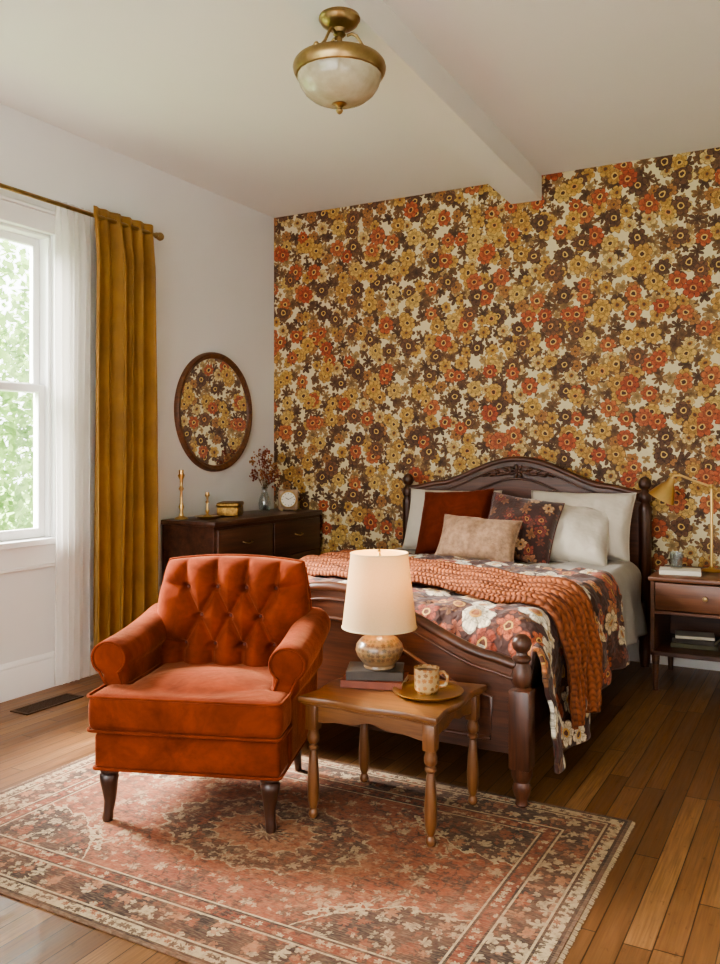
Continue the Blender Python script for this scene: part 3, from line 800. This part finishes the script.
# ------------------------------------------------------------------ armchair
ch=empty('tufted_armchair',(1.81,-3.035,0.008),rot=T(20))
M_leg=wood('chair_leg_wood',(40,22,14),(70,40,26),'Z',.35)
def vox(o,vs=.011,it=8,f=.5):
    r=o.modifiers.new('remesh','REMESH'); r.mode='VOXEL'; r.voxel_size=vs; r.use_smooth_shade=True
    sm=o.modifiers.new('smooth','SMOOTH'); sm.factor=f; sm.iterations=it
for i,(x,y,fr) in enumerate([(-.30,-.29,1),(.30,-.29,1),(-.27,.24,0),(.27,.24,0)]):
    if fr:
        sx=1 if x>0 else -1
        pts=[(x+sx*.006,y-.008,0),(x+sx*.006,y-.008,.012),(x+sx*.004,y-.006,.035),(x,y-.002,.07),(x+sx*.001,y-.002,.11),(x+sx*.003,y-.004,.145),(x+sx*.002,y-.003,.165),(x,y,.172),(x,y,.18),(x,y,.205)]
        tube('leg_%d'%(i+1),pts,[.018,.021,.018,.021,.027,.033,.036,.030,.036,.036],M_leg,ch,seg=16)
    else:
        tube('leg_%d'%(i+1),[(x,y+.05,0.002),(x,y+.02,.1),(x,y,.21)],[.015,.02,.026],M_leg,ch,seg=8)
bm=bmesh.new(); add_box(bm,(.69,.60,.135),(0,-.035,.262),.02,3)
bmobj('seat_base',bm,M_velvet,ch)
bm=bmesh.new(); add_box(bm,(.72,.19,.135),(0,-.275,.405),.03,3); add_box(bm,(.55,.56,.135),(0,-.07,.405),.03,3)
r=bmesh.ops.create_uvsphere(bm,u_segments=32,v_segments=16,radius=1)
for v in r['verts']: v.co=Vector((v.co.x*.33,v.co.y*.27-.1,v.co.z*.092+.408))
o=bmobj('seat_cushion',bm,M_velvet,ch); vox(o,.010,10)
tp=roundpoly([(-.361,-.37,0),(.361,-.37,0),(.361,-.185,0),(.275,-.18,0),(.275,.2,0),(-.275,.2,0),(-.275,-.18,0),(-.361,-.185,0)],.03)
for z in (.345,.467):
    tube('cushion_piping',[(a*.992,b*.992,z) for a,b,_ in tp],.0055,M_velvet,ch,seg=8,closed=True)
tube('base_piping',[(a,b,.20) for a,b,_ in roundpoly([(-.347,-.337,0),(.347,-.337,0),(.347,.26,0),(-.347,.26,0)],.02)],.006,M_velvet,ch,seg=8,closed=True)
for sg in (-1,1):
    bm=bmesh.new()
    add_box(bm,(.075,.50,.36),(sg*.318,.045,.375),.018,2)
    n=24; L=14; rings=[]
    for j in range(L+1):
        t=j/L; y=-.215+.52*t
        cz=.568+.055*t*t; cx_=sg*(.344-.012*t); r0=.074+.004*t
        if j==0: r0*=.9
        rings.append([bm.verts.new((cx_+r0*cos(2*pi*k/n),y,cz+r0*.92*sin(2*pi*k/n))) for k in range(n)])
    for j in range(L):
        for k in range(n):
            bm.faces.new((rings[j][k],rings[j][(k+1)%n],rings[j+1][(k+1)%n],rings[j+1][k]))
    bm.faces.new(rings[0]); bm.faces.new(rings[-1][::-1])
    add_box(bm,(.10,.50,.12),(sg*.33,.045,.50),.03,3)
    o=bmobj('arm_left' if sg<0 else 'arm_right',bm,M_velvet,ch); vox(o,.009,7)
    pts=[]
    cxp=sg*.344
    for k in range(25):
        a=-pi*.32+ (2*pi*.82)*k/24
        aa=a if sg>0 else pi-a
        pts.append((cxp+.066*cos(aa),-.213,.568+.061*sin(aa)))
    pts=[(sg*.348,-.207,.22),(sg*.348,-.207,.45)]+pts+[(sg*.290,-.207,.46)]
    tube('arm_piping_%s'%('l' if sg<0 else 'r'),pts,.005,M_velvet,ch,seg=8)
rowsB=[(.775,[-.19,-.063,.063,.19]),(.66,[-.127,0,.127]),(.545,[-.19,-.063,.063,.19])]
btn=[(x,z) for z,xs in rowsB for x in xs]
segs=[]
for i,(x,z) in enumerate(btn):
    for (x2,z2) in btn:
        if abs(abs(x-x2)-.063)<.006 and abs(z-z2-.115)<.005: segs.append((x,z,x2,z2))
for x in rowsB[0][1]: segs.append((x,.775,x*1.1,.93))
for z in (.775,.545):
    segs.append((-.19,z,-.36,z+.03)); segs.append((.19,z,.36,z+.03))
for x in rowsB[2][1]: segs.append((x,.545,x,.40))
def dseg(px,pz,s4):
    ax_,az,bx,bz=s4; dx=bx-ax_;dz_=bz-az
    t=max(0,min(1,((px-ax_)*dx+(pz-az)*dz_)/(dx*dx+dz_*dz_)))
    return math.hypot(px-ax_-t*dx,pz-az-t*dz_)
Zb0,Zb1=.36,.893
def backpt(u,v,front):
    a=u; b=max(0,(v-.45)/.55)
    k=.26
    x=.340*a*math.sqrt(1-b*b*k)*(1-.05*(1-v))
    bz=b*math.sqrt(1-a*a*k*.35) if b>0 else 0
    vv=v if v<.45 else .45+.55*bz
    z=Zb0+(Zb1-Zb0)*vv+.008*b*(1-a*a)
    edge=(max(0,1-abs(u)**6)**.5)*(max(0,1-max(0,(v-.5)/.5)**6)**.5)
    lean=.13*(z-.36)
    ymid=.215+lean
    if front:
        d=.088*edge+.012*cos(u*1.4)*edge
        cre=0
        for s4 in segs: 
            q=dseg(x,z,s4)
            if q<.07: cre=max(cre,math.exp(-(q/.010)**2)*.014+math.exp(-(q/.034)**2)*.030)
        for (bx,bz_) in btn:
            q=math.hypot(x-bx,z-bz_)
            if q<.08: cre=max(cre,math.exp(-(q/.020)**2)*.052+math.exp(-(q/.045)**2)*.022)
        y=ymid-d+cre*edge-.012*edge
        y-=.03*abs(u)**3*edge
    else:
        y=ymid+.045*edge
    return (x,y,z)
nu,nv=150,120
verts=[];faces=[]
for fr in (True,False):
    base=len(verts)
    for j in range(nv+1):
        for i in range(nu+1): verts.append(backpt(-1+2*i/nu,j/nv,fr))
    for j in range(nv):
        for i in range(nu):
            a=base+j*(nu+1)+i; f=(a,a+1,a+nu+2,a+nu+1); faces.append(f if fr else f[::-1])
me=D.meshes.new('backrest'); me.from_pydata(verts,[],faces)
bm=bmesh.new(); bm.from_mesh(me); bmesh.ops.remove_doubles(bm,verts=bm.verts,dist=5e-4)
be=[e for e in bm.edges if e.is_boundary]
if be: bmesh.ops.holes_fill(bm,edges=be)
bmobj('backrest',bm,M_velvet,ch,ang=180)
pp=[]
for j in range(0,nv+1,3): pp.append(backpt(-1,j/nv,True))
for i in range(3,nu,3): pp.append(backpt(-1+2*i/nu,1,True))
for j in range(nv,-1,-3): pp.append(backpt(1,j/nv,True))
tube('back_piping',pp,.006,M_velvet,ch,seg=8)
M_btn=mat('velvet_button',(96,42,23),.7,sheen=.4)
for i,(bx,bz_) in enumerate(btn):
    lean=.13*(bz_-.36)
    lathe('button_%d'%i,[(0,.009),(.006,.008),(.011,.004),(.012,0),(0,-.002)],M_btn,ch,loc=(bx,.215+lean-.038,bz_),rot=(pi/2,0,0),seg=16)

# ------------------------------------------------------------------ side table
tbE=empty('side_table',(2.505,-2.845,0.008))
tw_,td_=.55,.48; TH=.452
def wavy(w,d,am):
    pts=[]; N=24
    def side(p0,p1,nrm):
        for k in range(N):
            t=k/N
            o_=-am*(1-cos(4*pi*t))*.5
            pts.append((p0[0]+(p1[0]-p0[0])*t+nrm[0]*o_,p0[1]+(p1[1]-p0[1])*t+nrm[1]*o_))
    a=(-w/2,-d/2);b=(w/2,-d/2);c=(w/2,d/2);e=(-w/2,d/2)
    side(a,b,(0,-1)); side(b,c,(1,0)); side(c,e,(0,1)); side(e,a,(-1,0))
    return pts
extr('tabletop',wavy(tw_,td_,.014),.024,M_honey,tbE,plane='XY',loc=(0,0,TH-.012),bev=.006,seg=2)
extr('top_lip',wavy(tw_-.025,td_-.025,.013),.010,M_honey,tbE,plane='XY',loc=(0,0,TH-.029),bev=.003)
lx,ly=.235,.195
def apron(w):
    pts=[(-w/2,0),(w/2,0)]
    for k in range(31):
        t=k/30; x=w/2-w*t
        z=-.066+.020*(1-cos(2*pi*t*1))*.5 -.012*cos(6*pi*t)*.5*(sin(pi*t))
        pts.append((x,z))
    return pts
for sg in (-1,1):
    extr('apron_x%d'%sg,apron(2*lx-.03),.016,M_honey,tbE,loc=(0,sg*(ly-.004),TH-.032),bev=.002)
    extr('apron_y%d'%sg,apron(2*ly-.03),.016,M_honey,tbE,plane='YZ',loc=(sg*(lx-.004),0,TH-.032),bev=.002)
legp=[(0,0),(.008,0),(.013,.004),(.017,.016),(.014,.03),(.010,.036),(.015,.05),(.019,.075),(.020,.12),(.0175,.18),(.013,.235),(.011,.25),(.018,.258),(.018,.266),(.012,.273),(.019,.282),(.021,.30),(.016,.32),(.018,.328),(.018,.335),(0,.335)]
legp=[(r*1.14,z) for r,z in legp]
for i,(a,b) in enumerate(((-1,-1),(1,-1),(1,1),(-1,1))):
    lathe('leg_%d'%(i+1),legp,M_honeyz,tbE,loc=(a*lx,b*ly,0),seg=24)
    rbox('leg_block_%d'%(i+1),(.046,.046,.096),(a*lx,b*ly,TH-.078),.005,M_honeyz,tbE)
TZ=.008+TH
def book(name,parent,w,d,h,cov,loc,rot):
    e=D.objects.new(name,None); link(e,parent); e.location=loc; e.rotation_euler=(0,0,rot)
    boxes(name+'_cover',[((-w/2,-d/2,0),(w/2,d/2,.003)),((-w/2,-d/2,h-.003),(w/2,d/2,h)),((-w/2,-d/2,0),(w/2,-d/2+.003,h))],cov,e,bev=.001)
    boxes(name+'_pages',[((-w/2+.004,-d/2+.003,.003),(w/2-.004,d/2-.004,h-.003))],M_paper,e,bev=0)
    return e
M_bk1=mat('book_rust',(122,64,44),.6,var=.15,vscale=20); M_bk2=mat('book_charcoal',(66,58,51),.6,var=.15,vscale=20); M_bk3=mat('book_cream',(200,192,174),.6); M_bk4=mat('book_olive',(84,78,54),.6)
bs=empty('book_stack',(2.40,-2.80,TZ))
book('book_lower',bs,.235,.165,.030,M_bk1,(0,0,0),T(16))
book('book_upper',bs,.215,.155,.034,M_bk2,(0,.003,.0302),T(24))
BZ=TZ+.0645
lp=empty('table_lamp',(2.415,-2.795,BZ))
s=NT('lamp_ceramic'); x,y,z=s.sep(s.obj())
f,_=s.noise(s.obj(),35,3)
mk,cr_,_,_,_=flower_layer(s,s.xyz(s.m('ARCTAN2',y,x),s.m('MULTIPLY',z,13),0),4.2,(1,2,0),.46,5,.4,.8,.5,1)
bnd=s.m('MULTIPLY',s.m('GREATER_THAN',z,.035),s.m('LESS_THAN',z,.115))
base=s.mix(f,lin((112,86,57)),lin((150,122,86)))
c=s.mix(s.m('MULTIPLY',s.m('MULTIPLY',mk,bnd),.8),base,s.ramp(cr_,[(0,lin((86,58,37))),(.5,lin((76,69,50)))],'CONSTANT'))
zb=s.m('GREATER_THAN',s.m('SINE',s.m('MULTIPLY',z,420)),.5)
c=s.mix(s.m('MULTIPLY',zb,.3),c,lin((92,63,39)))
s.l.new(c,s.b.inputs['Base Color']); s.b.inputs['Roughness'].default_value=.3; s.b.inputs['Coat Weight'].default_value=.4
s.bump(f,.2,.002); M_cer=s.mat
lathe('base',[(0,0),(.056,0),(.06,.004),(.058,.012),(.066,.022),(.084,.045),(.092,.068),(.088,.09),(.070,.112),(.046,.126),(.032,.134),(.030,.146),(.036,.150),(.036,.155),(0,.156)],M_cer,lp,seg=48)
lathe('neck',[(0,.15),(.02,.155),(.02,.165),(.010,.17),(.010,.215),(.016,.22),(.016,.25),(0,.25)],M_brass,lp,seg=20)
sz0,sz1,sr0,sr1=.155,.437,.143,.110
lathe('shade',[(sr0,sz0),(sr1,sz1),(sr1-.002,sz1),(sr0-.002,sz0),(sr0,sz0)],M_shade,lp,seg=64,ang=60)
M_st=mat('shade_trim',(208,188,152),.8)
for (r_,z_) in ((sr0,sz0),(sr1,sz1)):
    tube('shade_trim_%d'%int(z_*100),[(r_*cos(2*pi*k/64),r_*sin(2*pi*k/64),z_) for k in range(64)],.003,M_st,lp,seg=6,closed=True)
for k in range(3):
    a=k*2*pi/3; tube('spider_%d'%k,[(0,0,sz1-.02),(sr1*cos(a),sr1*sin(a),sz1-.012)],.0015,M_brass,lp,seg=6)
lathe('harp_finial',[(0,sz1-.03),(.006,sz1-.03),(.008,sz1-.01),(.004,sz1+.0),(.008,sz1+.008),(0,sz1+.016)],M_brass,lp,seg=14)
s=NT('bulb_glow'); s.b.inputs['Emission Color'].default_value=(1,.72,.42,1); s.b.inputs['Emission Strength'].default_value=6; s.b.inputs['Base Color'].default_value=(1,.9,.8,1)
lathe('bulb',[(0,.25),(.012,.25),(.014,.262),(.028,.285),(.03,.30),(.022,.322),(0,.332)],s.mat,lp,seg=20)
L=D.lights.new('lamp_light','POINT'); L.energy=4.6; L.color=(1,.62,.28); L.shadow_soft_size=.035
lo=D.objects.new('lamp_light',L); link(lo,lp); lo.location=(0,0,.33)

TX,TY=2.635,-2.83
ty=empty('brass_tray',(TX,TY,TZ))
lathe('tray',[(0,0),(.10,0),(.108,.003),(.128,.012),(.131,.016),(.127,.017),(.106,.008),(.098,.005),(0,.004)],M_brass,ty,seg=56)
mg=empty('tea_mug',(TX-.005,TY,TZ+.0045),rot=T(20))
s=NT('mug_ceramic'); x,y,z=s.sep(s.obj())
base=s.mix(s.noise(s.obj(),60,2)[0],lin((150,122,86)),lin((180,154,114)))
mk,cr_,_,_,_=flower_layer(s,s.xyz(s.m('ARCTAN2',y,x),s.m('MULTIPLY',z,24),0),1.9,(1.3,2.1,0),.40,6,.5,.8,.5,1)
c=s.mix(s.m('MULTIPLY',mk,.75),base,s.ramp(cr_,[(0,lin((150,92,46))),(.5,lin((104,66,38)))],'CONSTANT'))
s.l.new(c,s.b.inputs['Base Color']); s.b.inputs['Roughness'].default_value=.25; M_mug=s.mat
lathe('cup',[(0,0),(.034,0),(.036,.004),(.044,.012),(.046,.03),(.047,.088),(.048,.092),(.045,.092),(.0435,.03),(.04,.014),(0,.012)],M_mug,mg,seg=40)
tube('handle',[(.044,0,.074),(.062,0,.078),(.075,0,.064),(.076,0,.045),(.066,0,.028),(.045,0,.024)],[.006,.0055,.005,.005,.0055,.006],M_mug,mg,seg=10,flat=1.3)
lathe('tea',[(0,.080),(.0445,.080)],mat('tea',(70,34,14),.1),mg,seg=32)

# ------------------------------------------------------------------ rug
rg=empty('persian_rug_carpet',((RX0+RX1)/2,(RY0+RY1)/2,0))
rbox('rug_pile',(2*HX,2*HY,.007),(0,0,.0042),.003,M_rug,rg)
bm=bmesh.new(); rr2=random.Random(8)
for sg in (-1,1):
    n=230
    for k in range(n):
        y=-HY+2*HY*(k+.5)/n; L_=.010+rr2.random()*.006; dy=rr2.gauss(0,.002)
        w2=.0026
        vs_=[bm.verts.new((sg*(HX-.004),y-w2,.006)),bm.verts.new((sg*(HX-.004),y+w2,.006)),bm.verts.new((sg*(HX+L_),y+w2+dy,.0015)),bm.verts.new((sg*(HX+L_),y-w2+dy,.0015))]
        bm.faces.new(vs_)
bmobj('fringe',bm,mat('fringe_cotton',(176,152,122),.95,var=.15,vscale=30),rg,smooth=False)

# ------------------------------------------------------------------ nightstand
ns=empty('nightstand',(0,0,0))
nx0,nx1,ny0,ny1,nz=3.035,3.66,-.66,-.10,.645
boxes('ns_top',[((nx0-.012,ny0-.015,nz-.025),(nx1+.012,ny1+.01,nz))],M_ns,ns,bev=.006,seg=2)
boxes('ns_body',[((nx0,ny0,.20),(nx0+.022,ny1,nz-.025)),((nx1-.022,ny0,.20),(nx1,ny1,nz-.025)),((nx0,ny1-.015,.20),(nx1,ny1,nz-.025)),
   ((nx0,ny0,.20),(nx1,ny1,.225)),((nx0,ny0+.005,nz-.21),(nx1,ny1,nz-.19))],M_ns,ns,bev=.002)
boxes('ns_drawer',[((nx0+.026,ny0-.006,nz-.185),(nx1-.026,ny0+.02,nz-.032)),((nx0+.04,ny0+.02,nz-.18),(nx1-.04,ny1-.03,nz-.05))],M_ns,ns,bev=.004,seg=2)
lathe('ns_knob',[(0,.024),(.012,.022),(.015,.014),(.008,.006),(.006,0),(0,0)],M_brassd,ns,loc=((nx0+nx1)/2-.02,ny0-.006,nz-.105),rot=(pi/2,0,0),seg=20)
for i,(a,b) in enumerate(((nx0+.025,ny0+.025),(nx1-.025,ny0+.025),(nx0+.025,ny1-.025),(nx1-.025,ny1-.025))):
    tube('ns_leg_%d'%i,[(a,b,0),(a,b,.20)],[.014,.022],M_ns,ns,seg=10)
sb=empty('shelf_books',(3.24,-.42,.2255))
book('sb_1',sb,.25,.18,.026,M_bk4,(0,0,0),T(4)); book('sb_2',sb,.235,.17,.024,M_bk2,(.01,0,.0262),T(-6)); book('sb_3',sb,.21,.15,.018,M_bk3,(0,0,.0504),T(8))
nb=empty('hardcover_book',(3.165,-.46,nz)); book('cover',nb,.225,.17,.026,M_bk3,(0,0,0),T(8))
gl=empty('drinking_glass',(3.14,-.43,nz+.0265))
lathe('tumbler',[(0,0),(.03,0),(.033,.004),(.038,.095),(.036,.095),(.0315,.012),(0,.010)],M_glass,gl,seg=32)
lathe('water',[(0,.0125),(.0312,.0125),(.0335,.05),(0,.05)],glassy('water',.06,(.90,.93,.93,1)),gl,seg=32)
dl=empty('brass_desk_lamp',(3.315,-.28,nz))
lathe('lamp_base',[(0,0),(.055,0),(.058,.006),(.05,.014),(.02,.02),(.012,.03),(0,.03)],M_brass,dl,seg=40)
tube('lamp_stem',[(0,0,.02),(0,0,.50)],.009,M_brass,dl,seg=12)
lathe('pivot',[(0,-.016),(.012,-.012),(.017,0),(.012,.012),(0,.016)],M_brass,dl,loc=(0,0,.50),seg=16)
tube('lamp_arm',[(.03,0,.485),(0,0,.50),(-.10,-.01,.535),(-.17,-.02,.565),(-.205,-.025,.563),(-.225,-.028,.545)],.007,M_brass,dl,seg=10)
lathe('lamp_shade',[(0,.055),(.018,.055),(.022,.045),(.026,.02),(.042,.0),(.076,-.07),(.082,-.088),(.078,-.088),(.072,-.07),(.038,.0),(.0,.02)],M_brass,dl,loc=(-.240,-.03,.50),rot=(0,T(28),0),seg=40)
lathe('lamp_bulb',[(0,.0),(.012,-.01),(.022,-.045),(.016,-.066),(0,-.072)],mat('bulb_off',(230,225,210),.2),dl,loc=(-.240,-.03,.50),rot=(0,T(28),0),seg=16)

# ------------------------------------------------------------------ light
wd=D.worlds.new('daylight_sky'); scene.world=wd; wd.use_nodes=True
bg=wd.node_tree.nodes['Background']; bg.inputs[0].default_value=(.95,.975,1.0,1); bg.inputs[1].default_value=3.8
S=D.lights.new('sun','SUN'); S.energy=46; S.angle=T(50); S.color=(1,.97,.93)
so=D.objects.new('sun',S); link(so); so.location=(-6,-4,8)
so.rotation_euler=Vector((.78,.22,-.52)).to_track_quat('-Z','Y').to_euler()

# ------------------------------------------------------------------ camera
cam=D.cameras.new('camera'); co=D.objects.new('camera',cam); link(co)
co.location=(3.937,-5.713,1.35); co.rotation_euler=(pi/2,0,T(28.84))
cam.sensor_fit='VERTICAL'; cam.sensor_height=36; cam.lens=857/964*36; cam.shift_y=-30/964
scene.camera=co
scene.view_settings.view_transform='AgX'
scene.view_settings.look='AgX - Medium High Contrast'
scene.view_settings.exposure=1.0
